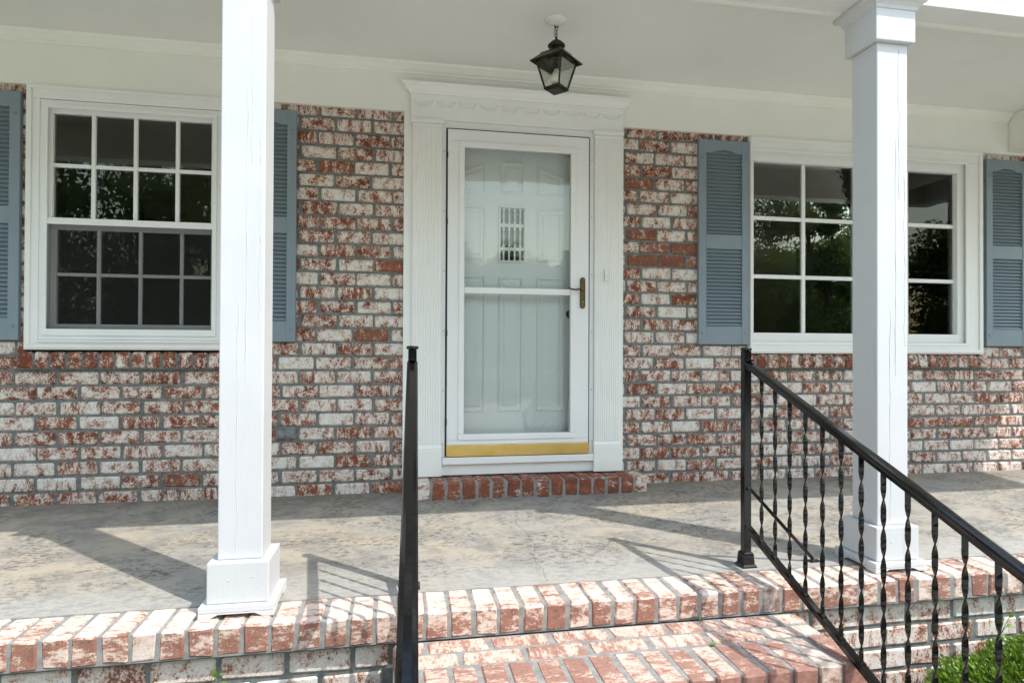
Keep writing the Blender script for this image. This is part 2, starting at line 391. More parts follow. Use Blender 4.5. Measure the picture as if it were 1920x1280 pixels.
# frieze, crown, ceiling, beams, roof
MB().box(WX0, 6.2, -.026, .006, 2.287, 2.60).build('frieze_board', 'frieze', house, .002)
MB().prism([(-.026, 2.512), (-.034, 2.512), (-.037, 2.522), (-.045, 2.528), (-.060, 2.546), (-.074, 2.556), (-.078, 2.566), (-.085, 2.569), (-.026, 2.569)], WX0, 5.30, 'x').build('crown_moulding', 'frieze', house)
MB().box(WX0, 6.05, -1.43, -.0, 2.57, 2.60).build('porch_ceiling', 'ceiling', house)
MB().box(WX0, 6.2, -1.55, -1.43, 2.308, 2.66).build('porch_beam', 'soffit', house, .003)
MB().prism([(-1.43, 2.306), (-1.404, 2.306), (-1.402, 2.318), (-1.412, 2.326), (-1.417, 2.340), (-1.43, 2.345)], WX0, 5.30, 'x').build('beam_moulding', 'frieze', house)
MB().box(5.305, 5.45, -1.4025, -.027, 2.30, 2.569).build('cross_beam', 'frieze', house, .003)
MB().box(6.05, 6.2, -1.4025, -.027, 2.308, 2.66).build('added_end_beam', 'soffit', house, .003)  # unseen beam, added to cut back the sun on the right wall end
MB().prism([(-1.69, 2.70), (-1.69, 2.84), (2.6, 4.2), (6.9, 2.84), (6.9, 2.70), (6.6, 2.69), (-1.55, 2.69)], -2.3, 6.25, 'x').build('roof', 'roof', house)
MB().box(WX0, 6.1, -1.55, -.0, 2.661, 2.689).build('eave_soffit', 'soffit', house)
sh = MB(); sh.box(WX0, WX0+.15, .111, 6.5, -.55, 2.69); sh.box(WX1-.15, WX1, .111, 6.5, -.55, 2.69); sh.box(WX0, WX1, 6.5, 6.65, -.55, 2.69)
sh.build('house_side_wall', 'mortar', house)
rm = MB(); rm.box(WX0+.15, WX1-.15, .112, 6.5, -.30, -.02); rm.box(WX0+.15, WX1-.15, .112, 6.5, 2.45, 2.55)
rm.box(.35, .45, .112, 6.5, -.02, 2.45); rm.box(2.75, 2.85, .112, 6.5, -.02, 2.45); rm.box(WX0+.16, .35, 3.6, 3.7, -.02, 2.45); rm.box(2.85, WX1-.16, 3.6, 3.7, -.02, 2.45); rm.box(.45, 2.75, 2.6, 2.7, -.02, 2.45)
rm.build('room_interior', 'room', house)
# ------------------------------------------------------------------ windows
def pane(par, x0, x1, z0, z1, y, m='glass'): return MB().box(x0, x1, y, y+.004, z0, z1).build('pane', m, par)
wl = empty('sash_window', (-.47, 0, .85), house); wl['label'] = 'double hung window with sixteen small panes and a white storm frame'
cs = MB(); cs.ring(-.983, .072, .857, 2.288, .068, .068, .052, .075, -.032, .006); cs.build('casing', 'trim', wl, .003)
cb = MB(); cb.ring(-.974, .063, .866, 2.286, .022, .022, .016, .020, -.040, -.0325); cb.build('casing_bead', 'trim', wl, .003)
sf = MB(); sf.ring(-.914, .002, .912, 2.210, .032, .032, .030, .032, -.030, .028); sf.build('frame', 'vinyl', wl, .002)
st = MB(); st.ring(-.894, -.018, .934, 2.186, .022, .022, .036, .022, -.042, -.031); st.build('storm_frame', 'vinyl', wl, .002)
MB().prism([(-.050, .898), (-.050, .908), (-.0, .916), (.0, .898)], -.915, .004, 'x').build('sill', 'trim', wl, .002)
us = MB(); us.ring(-.882, -.028, 1.548, 2.178, .024, .024, .026, .034, -.018, .018); us.build('upper_sash', 'vinyl', wl, .002)
ls = MB(); ls.ring(-.880, -.030, .972, 1.546, .030, .030, .026, .030, .012, .040); ls.build('lower_sash', 'vinyl', wl, .002)
MB().box(-.893, -.019, -.036, -.019, 1.536, 1.572).build('meeting_rail', 'vinyl', wl, .003)
def sash(par, xs, zs, y, mt, mw, glz):
    for x in xs[1:-1]: MB().box(x-mw/2, x+mw/2, y-.010, y+.010, zs[0], zs[-1]).build('muntin', mt, par, .003)
    for z in zs[1:-1]:
        for a, b in zip(xs[:-1], xs[1:]):
            MB().box(a+(mw/2 if a != xs[0] else 0), b-(mw/2 if b != xs[-1] else 0), y-.0095, y+.0095, z-mw/2, z+mw/2).build('muntin', mt, par, .003)
    for a, b in zip(xs[:-1], xs[1:]):
        for c, d in zip(zs[:-1], zs[1:]): pane(par, a, b, c, d, glz)
sash(wl, [-.858, -.660, -.448, -.232, -.052], [1.574, 1.862, 2.144], -.003, 'vinyl', .020, .002)
sash(wl, [-.850, -.642, -.430, -.216, -.060], [.998, 1.270, 1.516], .026, 'vinyl', .018, .028)
MB().box(-.872, -.040, -.034, -.0325, .970, 1.536).build('insect_screen', 'screen', wl)
wr = empty('picture_window', (4.18, 0, .85), house); wr['label'] = 'wide fixed window with twelve large panes and a broad white casing'
cs = MB(); cs.ring(3.272, 5.088, .850, 2.288, .020, .135, .062, .085, -.030, .006); cs.build('casing', 'trim', wr, .003)
cb = MB(); cb.ring(3.274, 5.080, .858, 2.286, .012, .030, .022, .026, -.040, -.0305); cb.build('casing_bead', 'trim', wr, .004)
cb = MB(); cb.ring(3.280, 4.965, .905, 2.212, .008, .026, .022, .022, -.036, -.0302); cb.build('inner_bead', 'trim', wr, .003)
sf = MB(); sf.ring(3.292, 4.952, .913, 2.202, .020, .060, .075, .070, -.012, .045); sf.build('sash', 'vinyl', wr, .003)
sash(wr, [3.312, 3.700, 4.098, 4.505, 4.892], [.988, 1.366, 1.758, 2.132], .026, 'vinyl', .026, .028)
# ------------------------------------------------------------------ door surround
ds = empty('door_surround', (1.72, -.05, .11), house); ds['label'] = 'white fluted pilasters carrying a moulded head with swags'
bs = MB(); bs.ring(1.022, 2.395, .112, 2.292, .235, .222, .0, .10, -.030, .006); bs.f = bs.f; bs.build('backing_board', 'trim', ds)
def pilaster(x0, x1):
    p = MB(); p.box(x0, x1, -.050, -.0305, .285, 2.205); po = p.build('pilaster', 'trim', ds, .002)
    n = 11; wdt = (x1-x0-.012)/n; fl = MB()
    for i in range(n):
        xc = x0+.006+wdt*(i+.5); r = wdt*.42
        pr = [(xc-r, -.0500), (xc-r*.7, -.0523), (xc, -.0530), (xc+r*.7, -.0523), (xc+r, -.0500)]
        MB().prism(pr, .300, 2.19, 'z').build('flute', 'trim', po)
    MB().box(x0-.006, x1+.006, -.062, -.0305, .112, .268).build('pilaster_base', 'trim', ds, .003)
    MB().prism([(-.0305, .268), (-.0305, .296), (-.052, .296), (-.060, .280), (-.060, .268)], x0-.004, x1+.004, 'x').build('base_moulding', 'trim', ds)
    c = MB(); c.box(x0-.004, x1+.004, -.058, -.0305, 2.198, 2.213); c.box(x0-.013, x1+.013, -.070, -.0305, 2.213, 2.240); c.build('pilaster_cap', 'trim', ds, .004)
pilaster(1.072, 1.246); pilaster(2.200, 2.372)
MB().box(1.060, 2.386, -.055, -.0302, 2.240, 2.385).build('head_board', 'trim', ds, .003)
MB().box(1.058, 2.388, -.062, -.0301, 2.352, 2.386).build('head_fillet', 'trim', ds, .003)
for i in range(10):
    xc = 1.135+.1305*i; pts = [(xc+.05*math.cos(t), -.0585, 2.347-.036*math.sin(t)) for t in (math.pi*k/10 for k in range(11))]
    MB().tube(pts, [.0025+.0035*math.sin(math.pi*k/10) for k in range(11)], 6).build('swag', 'trim', ds, smooth=True)
def mitred(prof, x0, x1, yb, name, m, par, bevel=0):
    # moulding run along the front with short mitred returns at both ends; prof = (projection, z)
    rings = []
    for px, py in ((x0, yb), (x0, None), (x1, None), (x1, yb)):
        r = []
        for pj, z in prof:
            xx = px-pj if px == x0 else px+pj
            r.append((xx, (yb if py is not None else -.055-pj), z))
        rings.append(r)
    return MB().loft(rings).build(name, m, par, bevel)
mitred([(.0, 2.386), (.008, 2.386), (.012, 2.396), (.024, 2.404), (.040, 2.420), (.052, 2.426), (.054, 2.440), (.0, 2.446)], 1.062, 2.384, -.0301, 'head_crown', 'trim', ds)
# threshold
MB().box(1.256, 2.194, -.058, .10, .180, .222).build('threshold', 'vinyl', ds, .003)
MB().box(1.247, 2.199, -.031, .05, .112, .180).build('kick_board', 'trim', ds, .002)
jm = MB(); jm.box(1.247, 1.272, -.032, .10, .222, 2.20); jm.box(2.172, 2.199, -.032, .10, .222, 2.20); jm.box(1.247, 2.199, -.032, .10, 2.20, 2.240); jm.build('jamb', 'vinyl', ds, .002)
for x in (1.2735, 2.1625): MB().box(x, x+.008, -.036, -.010, .230, 2.196).build('weather_and_shadow_strip', 'near_black', ds)
MB().box(1.275, 2.168, -.040, -.020, 2.1935, 2.1995).build('weather_and_shadow_strip', 'near_black', ds)  # dark strip drawn in as the shadow line above the storm door
# ------------------------------------------------------------------ storm door
sdr = empty('storm_door', (1.72, -.04, .22), house); sdr['label'] = 'white full view storm door with two glass panes, brass sweep and bronze handle'
fr = MB(); fr.ring(1.282, 2.162, .294, 2.192, .068, .085, .030, .070, -.050, -.018); fr.build('door_frame', 'vinyl', sdr, .003)
f2 = MB(); f2.ring(1.349, 2.078, .323, 2.123, .034, .034, .036, .036, -.058, -.022); f2.build('glazing_frame', 'vinyl', sdr, .004)
MB().box(1.383, 2.044, -.054, -.024, 1.206, 1.243).build('middle_rail', 'vinyl', sdr, .004)
pane(sdr, 1.383, 2.044, 1.243, 2.087, -.040, 'storm'); pane(sdr, 1.383, 2.044, .359, 1.206, -.040, 'storm')
MB().box(1.280, 2.164, -.056, -.020, .226, .293).build('brass_sweep', 'brass', sdr, .002)
MB().box(1.285, 2.160, -.046, -.028, .2225, .226).build('sweep_gap', 'near_black', sdr)
hd = MB(); hp = [(2.121+.0165*math.cos(t), 1.222+s+.0165*math.sin(t)) for s, a0 in ((.081, 0), (-.081, math.pi)) for t in (a0+math.pi*k/8 for k in range(9))]
hd.prism(hp, -.060, -.0505, 'y'); ho = hd.build('handle_plate', 'bronze2', sdr, .0015)
MB().tube([(2.118, -.062, 1.243), (2.116, -.085, 1.243), (2.095, -.095, 1.243), (2.065, -.096, 1.238), (2.040, -.096, 1.240), (2.020, -.094, 1.247)], [.008, .007, .0065, .006, .006, .004], 8).build('lever', 'bronze2', ho, smooth=True)
MB().lathe([(.006, 0), (.006, -.004), (.001, -.005)], (2.121, -.060, 1.165), 10, 'y').build('keyhole', 'steel', ho)
for z in (.42, .95, 1.62, 2.02):
    for dz in (0, .012, .024): MB().box(1.274, 1.2835, -.0525, -.046, z+dz, z+dz+.008).build('hinge_knuckle', 'near_black', sdr)
for x in (1.2595, 2.186):
    for z in (.30, .62, .98, 1.34, 1.70, 2.06): MB().lathe([(.0035, 0), (.003, -.0015)], (x, -.032, z), 8, 'y').build('screw', 'steel', sdr)
# ------------------------------------------------------------------ panelled entrance door
ed = empty('entrance_door', (1.72, .06, .22), house); ed['label'] = 'white panelled entrance door with small spindle grille window behind storm glass'
grid_sheet('door_slab', 'door', ed, 1.272, 2.172, .223, 2.199, .060, .100, [(1.618, 1.772, 1.424, 1.758)])
def panel(pts):
    c = Vector((sum(p[0] for p in pts)/len(pts), 0, sum(p[1] for p in pts)/len(pts)))
    def off(d):
        n = len(pts); out = []
        for i in range(n):
            a, b, cc = (Vector((*pts[k % n], 0)) for k in (i-1, i, i+1))
            d1 = (b-a).normalized(); d2 = (cc-b).normalized(); n1 = Vector((-d1.y, d1.x, 0)); n2 = Vector((-d2.y, d2.x, 0))
            bis = (n1+n2).normalized(); q = b+bis*(d/max(.3, bis.dot(n1))); out.append((q.x, q.y))
        return out
    R = [[(x, y, z) for x, z in off(d)] for d, y in ((0, .0605), (.003, .051), (.012, .049), (.019, .0595), (.030, .0595), (.042, .053), (.046, .0528))]
    MB().loft(R).build('raised_panel', 'door', ed)
zz = [(1.300, 1.528, None), (1.852, 2.022, None)]
panel([(1.345, 1.838), (1.528, 1.838), (1.528, 2.036), (1.345, 1.965)])
panel([(1.614, 1.842), (1.771, 1.842), (1.771, 2.048), (1.614, 2.048)])
panel([(1.852, 1.838), (2.035, 1.838), (2.035, 1.965), (1.852, 2.036)])
panel([(1.345, 1.422), (1.528, 1.422), (1.528, 1.760), (1.345, 1.760)]); panel([(1.852, 1.422), (2.035, 1.422), (2.035, 1.760), (1.852, 1.760)])
for a, b in ((1.345, 1.528), (1.607, 1.765), (1.852, 2.035)): panel([(a, .480), (b, .480), (b, 1.325), (a, 1.325)])
gf = MB(); gf.ring(1.606, 1.784, 1.412, 1.770, .014, .014, .014, .014, .048, .0598); gf.build('grille_frame', 'door', ed, .003)
gr = empty('spindle_grille', (1.695, .06, 1.42), ed)
MB().box(1.619, 1.771, .094, .098, 1.425, 1.757).build('pane', 'lampglass', gr)
MB().box(1.612, 1.778, .104, .112, 1.418, 1.764).build('dark_interior_sheet', 'near_black', gr)  # dark sheet added behind the pane, stands in for the unlit interior
for z in (1.500, 1.648): MB().box(1.619, 1.771, .064, .082, z-.010, z+.010).build('grille_bar', 'door', gr, .003)
for i in range(4):
    x = 1.642+.0355*i; pf = []
    for z0, z1 in ((1.425, 1.49), (1.51, 1.638), (1.658, 1.757)):
        h = z1-z0; P = [(.0085, 0), (.0085, .10*h), (.0048, .2*h), (.0066, .5*h), (.0048, .8*h), (.0085, .9*h), (.0085, h)]
        MB().lathe([(r, z) for r, z in P], (x, .073, z0), 10).build('spindle', 'door', gr, smooth=True)
MB().lathe([(.030, 0), (.030, -.010), (.024, -.018), (.012, -.022)], (2.075, .060, 1.095), 18, 'y').build('deadbolt', 'bronze2', ed, smooth=True)
MB().lathe([(.030, 0), (.028, -.006), (.010, -.012), (.010, -.035), (.026, -.042), (.029, -.052), (.020, -.064)], (2.10, .060, .97), 18, 'y').build('door_knob', 'bronze2', ed, smooth=True)
bell = MB(); bell.box(2.262, 2.288, -.068, -.0555, 1.300, 1.366); bo = bell.build('doorbell', 'canopy', house, .003)
MB().lathe([(.0075, 0), (.007, -.003), (.004, -.004)], (2.275, -.068, 1.333), 12, 'y').build('button', 'bulb', bo)
# outlet on the wall
ou = MB(); ou.box(.302, .412, -.012, .008, .347, .416); oo = ou.build('outlet_cover', 'steel', house, .003)
for x in (.333, .381):
    MB().lathe([(.0265, 0), (.0265, -.008), (.022, -.012), (.010, -.013)], (x, -.012, .379), 18, 'y').build('outlet_cap', 'steel', oo)
    MB().box(x-.009, x+.009, -.022, -.0125, .405, .415).build('cap_hinge', 'steel', oo, .001)
# ================================================================== PORCH FLOOR, EDGING, FOUNDATION
PX0, PX1 = -1.9, 6.1; EY = -1.673; EB = EY+.181
fl = MB(); prof = [(.05, .016), (0., .016), (-.25, .001), (-1.1, -.009), (EB+.002, -.0135), (EB+.002, -.12), (.05, -.12)]
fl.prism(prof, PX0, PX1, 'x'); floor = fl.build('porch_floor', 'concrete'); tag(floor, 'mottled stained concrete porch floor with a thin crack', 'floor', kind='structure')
def floor_z(y):
    pts = [(0., .016), (-.25, .001), (-1.1, -.009), (EB+.002, -.0135)]
    for (a, za), (b, zb) in zip(pts[:-1], pts[1:]):
        if b <= y <= a: return za+(zb-za)*(a-y)/(a-b)
    return pts[-1][1]
cp = [(1.662, -.255), (1.64, -.38), (1.615, -.5), (1.592, -.66), (1.585, -.75), (1.605, -.86), (1.598, -1.0), (1.607, -1.06), (1.572, -1.16), (1.557, -1.27), (1.574, -1.34), (1.560, -1.42), (1.562, -1.485)]
ck = MB(); fine = []
for (a, b), (c, d) in zip(cp[:-1], cp[1:]):
    for t in (0, .25, .5, .75): fine.append((a+(c-a)*t+random.uniform(-.004, .004), b+(d-b)*t))
wd = [random.uniform(.0003, .0013) for _ in fine]
for i in range(len(fine)-1):
    (a, b), (c, d) = fine[i], fine[i+1]
    ck.poly([(a-wd[i], b, floor_z(b)+.0006), (a+wd[i], b, floor_z(b)+.0006), (c+wd[i+1], d, floor_z(d)+.0006), (c-wd[i+1], d, floor_z(d)+.0006)])
ck.build('crack', 'crack', floor)
ed_m = MB(); ed_m.prism([(EB-.002, -.0185), (EY+.005, -.0205), (EY+.004, -.1085), (EB-.002, -.1085)], PX0, PX1, 'x'); edging = ed_m.build('brick_edging', 'mortar_light', floor)
E0, EM = -.1477, .0825
for n in range(-20, 74):
    x = E0+EM*(n+.5)
    dirt = 1. if n in (30, ) else 0.
    put_brick(edging, (x+random.uniform(-.0015, .0015), EY+.0905+random.uniform(-.002, .002), -.0145-.0455+random.uniform(-.0015, .0015)), .181, EM-.0088, .091, (0, 0, math.pi/2+random.uniform(-.008, .008)), .48+random.uniform(-.03, .03), .6, dirt)
FY = -1.633
fw_ = MB(); fw_.box(PX0, PX1, FY+.006, EB, G-.05, -.109); found = fw_.build('foundation_wall', 'mortar', floor)
FZ = -.118; FC = .0862
for r in range(6):
    zt = FZ-.012-FC*r+(.0 if r else .0); zc = zt-.037+.0
    for x0, x1, ph in ((-1.85, .972, .0114), (2.47, 6.0, 2.7714)):
        off = ph+(ML/2 if r % 2 else 0); x = off-ML*math.ceil((off-x0)/ML+1)
        while x < x1:
            a, b = max(x+.0063, x0), min(x+ML-.0063, x1); x += ML
            if b-a < .03: continue
            put_brick(found, ((a+b)/2, FY+.025+random.uniform(-.0015, .0015), zc), b-a, .05, .0735, None, .46, .15)
# doorstep
dst = empty('doorstep', (1.80, -.1, .005)); tag(dst, 'low red brick doorstep under the white front door', 'step')
DX0, DX1 = 1.096, 2.492
MB().box(DX0+.012, DX1-.012, -.200, -.0005, -.01, .099).build('mortar_bed', 'mortar_light', dst)
n = 16; sp = (DX1-DX0)/n
for i in range(n):
    put_brick(dst, (DX0+sp*(i+.5), -.106+random.uniform(-.003, .003), .056+random.uniform(-.002, .002)), .198, sp-.0125, .098, (0, 0, math.pi/2+random.uniform(-.012, .012)), random.uniform(.57, .66) if i not in (0, 15) else .46, .10)
# front steps
stp = empty('brick_steps', (1.72, -2.2, G)); tag(stp, 'pinkish worn brick steps rising between the two black railings', 'steps')
SX0, SX1 = .985, 2.455
zt = -.108; yb = EY+.0; core = MB()
for lev in range(3):
    y1 = yb-.382*lev; y0 = y1-.382
    core.box(SX0+.012, SX1-.012, y0+.012, (y1 if lev == 0 else y1+.0)-.001*0, G-.02, zt-.004-.157*lev)
core.build('mortar_core', 'mortar_light', stp)
for lev in range(3):
    z = zt-.157*lev; y1 = yb-.382*lev; y0 = y1-.382
    for row in range(2):
        yc = y1-.046-.0905*row; x = SX0-(ML*.5 if row == 0 else 0)
        while x < SX1:
            a, b = max(x+.006, SX0), min(x+ML-.006, SX1); x += ML
            if b-a < .03: continue
            put_brick(stp, ((a+b)/2, yc, z-.030+random.uniform(-.0015, .0015)), b-a, .079, .060, (random.uniform(-.006, .006), random.uniform(-.006, .006), random.uniform(-.01, .01)), .555, .9)
    n = 17; sp = (SX1-SX0)/n
    for i in range(n):
        put_brick(stp, (SX0+sp*(i+.5), y0+.0985+random.uniform(-.003, .003), z-.046+random.uniform(-.002, .002)), .197, sp-.0100, .092, (0, 0, math.pi/2+random.uniform(-.014, .014)), random.uniform(.60, .66) if i != 15 else .40, .9, 1. if i == 15 else 0.)
    for x in (SX0+.1, ):
        pass
    # riser and cheek course under the nosing
    x = SX0
    while x < SX1-.02:
        a, b = x+.006, min(x+ML-.006, SX1); x += ML
        put_brick(stp, ((a+b)/2, y0+.062, z-.125), b-a, .10, .056, None, .6, .6)
    for sx in (SX0+.03, SX1-.03):
        put_brick(stp, (sx, y1-.09, z-.098), .17, .06, .060, (0, 0, math.pi/2), .55, .5)
# ================================================================== COLUMNS
def column(label):
    r = empty('porch_column', (0, 0, 0)); h = .071
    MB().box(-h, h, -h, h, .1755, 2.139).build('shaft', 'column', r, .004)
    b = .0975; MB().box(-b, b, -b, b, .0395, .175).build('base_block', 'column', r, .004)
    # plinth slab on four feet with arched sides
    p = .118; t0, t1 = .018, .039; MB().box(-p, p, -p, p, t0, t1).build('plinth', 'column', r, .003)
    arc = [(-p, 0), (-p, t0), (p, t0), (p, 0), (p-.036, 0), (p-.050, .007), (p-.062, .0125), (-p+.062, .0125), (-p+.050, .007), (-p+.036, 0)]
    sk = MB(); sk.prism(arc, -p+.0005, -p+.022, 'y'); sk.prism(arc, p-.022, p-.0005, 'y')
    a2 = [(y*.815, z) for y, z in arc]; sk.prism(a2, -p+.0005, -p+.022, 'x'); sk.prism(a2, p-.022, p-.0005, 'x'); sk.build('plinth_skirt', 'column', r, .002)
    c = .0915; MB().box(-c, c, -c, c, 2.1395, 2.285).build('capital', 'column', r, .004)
    rings = [[(sx*q, sy*q, z) for sx, sy in ((-1, -1), (1, -1), (1, 1), (-1, 1))] for q, z in ((.092, 2.268), (.096, 2.270), (.099, 2.281), (.110, 2.292), (.121, 2.298), (.124, 2.304), (.124, 2.3195), (.06, 2.3198))]
    MB().loft(rings).build('capital_moulding', 'column', r)
    for x, z, s in ((-.03, .115, .003), (.045, .124, .0024), (.08, .080, .002)):
        MB().lathe([(s*1.5, 0), (s*.9, -.0006), (s*.2, -.0009)], (x, -b, z), 8, 'y').build('nail_bump', 'column', r, smooth=True)
    for x0, za, zb, sd in ((-.012, .18, 1.05, 1), (.014, .78, 1.75, 2), (.057, .9, 1.6, 3), (.030, 1.5, 2.13, 4)):
        n = 26; pts = [(x0+.007*mnoise.noise(Vector((sd*7.1, 0, k*.35))), -h, za+(zb-za)*k/n) for k in range(n+1)]
        MB().tube(pts, [.0006+.0028*abs(mnoise.noise(Vector((sd*3.3, 5, k*.5)))) for k in range(n+1)], 5).build('paint_seam', 'column', r)
    return tag(r, label, 'column', 'white square porch columns')
c1 = column('white square porch column standing between the small paned window and the steps')
c2 = copy_tree(c1); c1.location = (.479, -1.493, -.0130); c2.location = (2.978, -1.493, -.0130)
c2['label'] = 'white square porch column in front of the wide picture window, behind the railing'
# ================================================================== SHUTTERS
def shutter():
    r = empty('window_shutter', (0, 0, 0)); hw = .1785; H = 1.335; y0, y1 = -.030, .0
    fm = MB(); s = .052
    fm.box(-hw, -hw+s, y0, y1, 0, H); fm.box(hw-s, hw, y0, y1, 0, H)
    fm.box(-hw+s, hw-s, y0+.002, y1, 0, .118); fm.box(-hw+s, hw-s, y0+.002, y1, .624, .718)
    xs = [-hw+s+(2*hw-2*s)*k/16 for k in range(17)]; cur = [1.250+.022*max(0, math.sin(math.pi*(k/16-.14)/.72)) if 2 <= k <= 14 else 1.250 for k in range(17)]
    fm.prism([(x, z) for x, z in zip(xs, cur)]+[(hw-s, H), (-hw+s, H)], y0+.002, y1, 'y')
    fm.build('shutter_frame', 'shutter', r, .002)
    MB().box(-hw+s-.004, hw-s+.004, -.004, -.001, .10, 1.29).build('back_panel', 'shutter', r)
    p = .0239; sl = MB(); sl.prism([(-.0265, -.004), (-.0235, -.0005), (-.0125, .0145), (-.0115, .0125), (-.0235, -.0048)], -hw+s, hw-s, 'x')
    first = None
    for z0, z1 in ((.120, .612), (.722, 1.262)):
        z = z0+.006
        while z < z1:
            if first is None: first = sl.build('slat', 'shutter', r); q = first
            else: q = first.copy(); COL.objects.link(q); q.parent = r
            q.location = (0, 0, z); z += p
    for x in (-hw+.026, hw-.026):
        for z in (.075, 1.215): MB().lathe([(.0085, 0), (.0080, -.0025), (.004, -.0035)], (x, y0, z), 12, 'y').build('screw_cap', 'shutter', r, smooth=True)
    return r
s0 = shutter(); grp = 'blue grey louvred shutters'
for i, (xc, lab) in enumerate(((-1.188, 'blue grey louvred shutter at the outer side of the small paned window'), (.2315, 'blue grey louvred shutter half hidden behind the white column'),
                               (3.090, 'blue grey louvred shutter between the door and the wide picture window'), (5.2955, 'blue grey louvred shutter beyond the wide picture window, near the sunlit wall end'))):
    o = s0 if i == 0 else copy_tree(s0); o.location = (xc, -.0015, .9085); tag(o, lab, 'shutter', grp)
# move after copying so that copies share the geometry
# ================================================================== RAILINGS
SL = .395
def sweep(prof, s0, s1, zoff, x=0.):     # profile (x, n) swept along the slope direction
    R = []
    for s in (s0, s1): R.append([(x+px, -s, zoff-SL*s+pn) for px, pn in prof])
    return MB().loft(R)
def twisted(L, w=.0148, t=.0048, half=.084, plain=.035):
    R = []; n = int(L/half*8); ph = random.random()
    for k in range(n+1):
        z = L*k/n; a = math.pi*max(0, min(L-2*plain, z-plain))/half
        ca, sa = math.cos(a), math.sin(a)
        R.append([(px*ca-py*sa, px*sa+py*ca, z) for px, py in ((-w/2, -t/2), (w/2, -t/2), (w/2, t/2), (-w/2, t/2))])
    return MB().loft(R)
def railing(label, brace):
    r = empty('stair_railing', (0, 0, 0)); h = .0155; END = 1.74
    MB().box(-h, h, -h, h, .004, .880).build('post', 'iron', r, .002)
    MB().lathe([(.010, .880), (.021, .881), (.0225, .885), (.0225, .890), (.019, .893), (.004, .894)], (0, 0, 0), 14).build('post_cap', 'iron', r, smooth=True)
    sh_ = MB(); R = []
    for q, z in ((.033, 0), (.033, .006), (.026, .012), (.0235, .050), (.0215, .058), (.018, .060)): R.append([(sx*q, sy*q, z) for sx, sy in ((-1, -1), (1, -1), (1, 1), (-1, 1))])
    sh_.loft(R).build('post_shoe', 'iron', r, .003)
    hr = sweep([(-.0185, -.010), (-.0195, -.003), (-.016, .002), (-.008, .0045), (.008, .0045), (.016, .002), (.0195, -.003), (.0185, -.010)], .0160, END, .842)
    ho = hr.build('handrail', 'iron', r, smooth=False)
    sweep([(-.0125, -.026), (-.0125, -.0102), (.0125, -.0102), (.0125, -.026)], .0160, END, .842).build('rail_channel', 'iron', r)
    br = MB(); br.box(-.012, .012, -.040, -.0160, .838, .846); br.build('rail_bracket', 'iron', r, .001)
    lo = sweep([(-.0125, -.012), (-.0125, .010), (.0125, .010), (.0125, -.012)], .0160, END, .168).build('bottom_rail', 'iron', r, .0015)
    L = .842-.026-.168-.010+.004; first = None; s = .112
    while s < END-.06:
        if first is None: q = first = twisted(L).build('baluster', 'iron', r)
        else: q = first.copy(); COL.objects.link(q); q.parent = r
        q.location = (0, -s, .168-SL*s+.010); q.rotation_euler = (0, 0, random.uniform(-.25, .25)+.15); s += .0892
    cl = MB(); s = .112
    while s < END-.06:
        R = [[(px, -s+dy, .168-SL*(s-dy)+.0105+pn) for px, pn in ((-.010, 0), (-.008, .006), (.008, .006), (.010, 0))] for dy in (-.012, .012)]; MB().loft(R).build('baluster_seat', 'iron', r); s += .0892
    MB().box(-h, h, -END-h-.016, -END+h-.016, G+.03+.008, .842-SL*END+.030).build('lower_post', 'iron', r, .002)
    if brace:
        MB().tube([(.016, .0, .315), (.306, .002, .012)], .0095, 4).build('brace', 'iron', r)
        MB().box(.285, .335, -.014, .014, -.002, .006).build('brace_foot', 'iron', r, .001)
        MB().lathe([(.009, 0), (.009, -.004), (.004, -.006)], (0, -h, .318), 8, 'y').build('brace_bolt', 'iron', r)
    return tag(r, label, 'railing', 'black iron stair railings')
r1 = railing('black wrought iron stair railing with diagonal brace, beside the column at the picture window', True); r1.location = (2.403, -1.436, -.0135)
r2 = railing('black wrought iron stair railing without a brace, descending in front of the door surround', False); r2.location = (1.048, -1.436, -.0135); r2.rotation_euler = (0, 0, -.0266)
# ================================================================== LANTERN
LX, LY, LC = 1.790, -.672, 2.57
ln = empty('hanging_lantern', (LX, LY, LC)); tag(ln, 'four sided bronze lantern hanging on a chain from the porch ceiling', 'lantern')
MB().lathe([(.058, 0), (.058, -.005), (.050, -.012), (.028, -.021), (.012, -.026), (.004, -.028)], (LX, LY, LC), 24).build('ceiling_canopy', 'canopy', ln, smooth=True)
MB().tube([(LX+.010*math.cos(t), LY, LC-.030-.010*math.sin(t)) for t in (math.pi*2*k/12 for k in range(13))], .0022, 6).build('hook', 'bronze', ln)
for i in range(4):
    zc = LC-.046-.017*i; a = i % 2*math.pi/2+.4
    MB().tube([(LX+.0062*math.cos(t)*math.cos(a), LY+.0062*math.cos(t)*math.sin(a), zc+.0125*math.sin(t)) for t in (2*math.pi*k/12 for k in range(13))], .0017, 5).build('chain_link', 'bronze', ln)
MB().tube([(LX-.004, LY, LC-.03), (LX-.012, LY-.002, LC-.05), (LX-.013, LY-.002, LC-.075), (LX-.004, LY, LC-.10)], .0016, 5).build('wire', 'bronze', ln)
zt_ = 2.470
MB().lathe([(.004, .012), (.006, .004), (.007, -.002), (.016, -.006), (.030, -.016), (.032, -.020), (.044, -.030), (.046, -.036), (.042, -.042), (.026, -.052), (.022, -.060)], (LX, LY, zt_), 20).build('dome_cap', 'bronze', ln, smooth=True)
ang = math.atan2(LX-CAMP.x, LY-CAMP.y); th = -ang+math.radians(57.5)
def sq(q, z): return [(LX+q*math.cos(th+math.pi/2*k+math.pi/4), LY+q*math.sin(th+math.pi/2*k+math.pi/4), z) for k in range(4)]
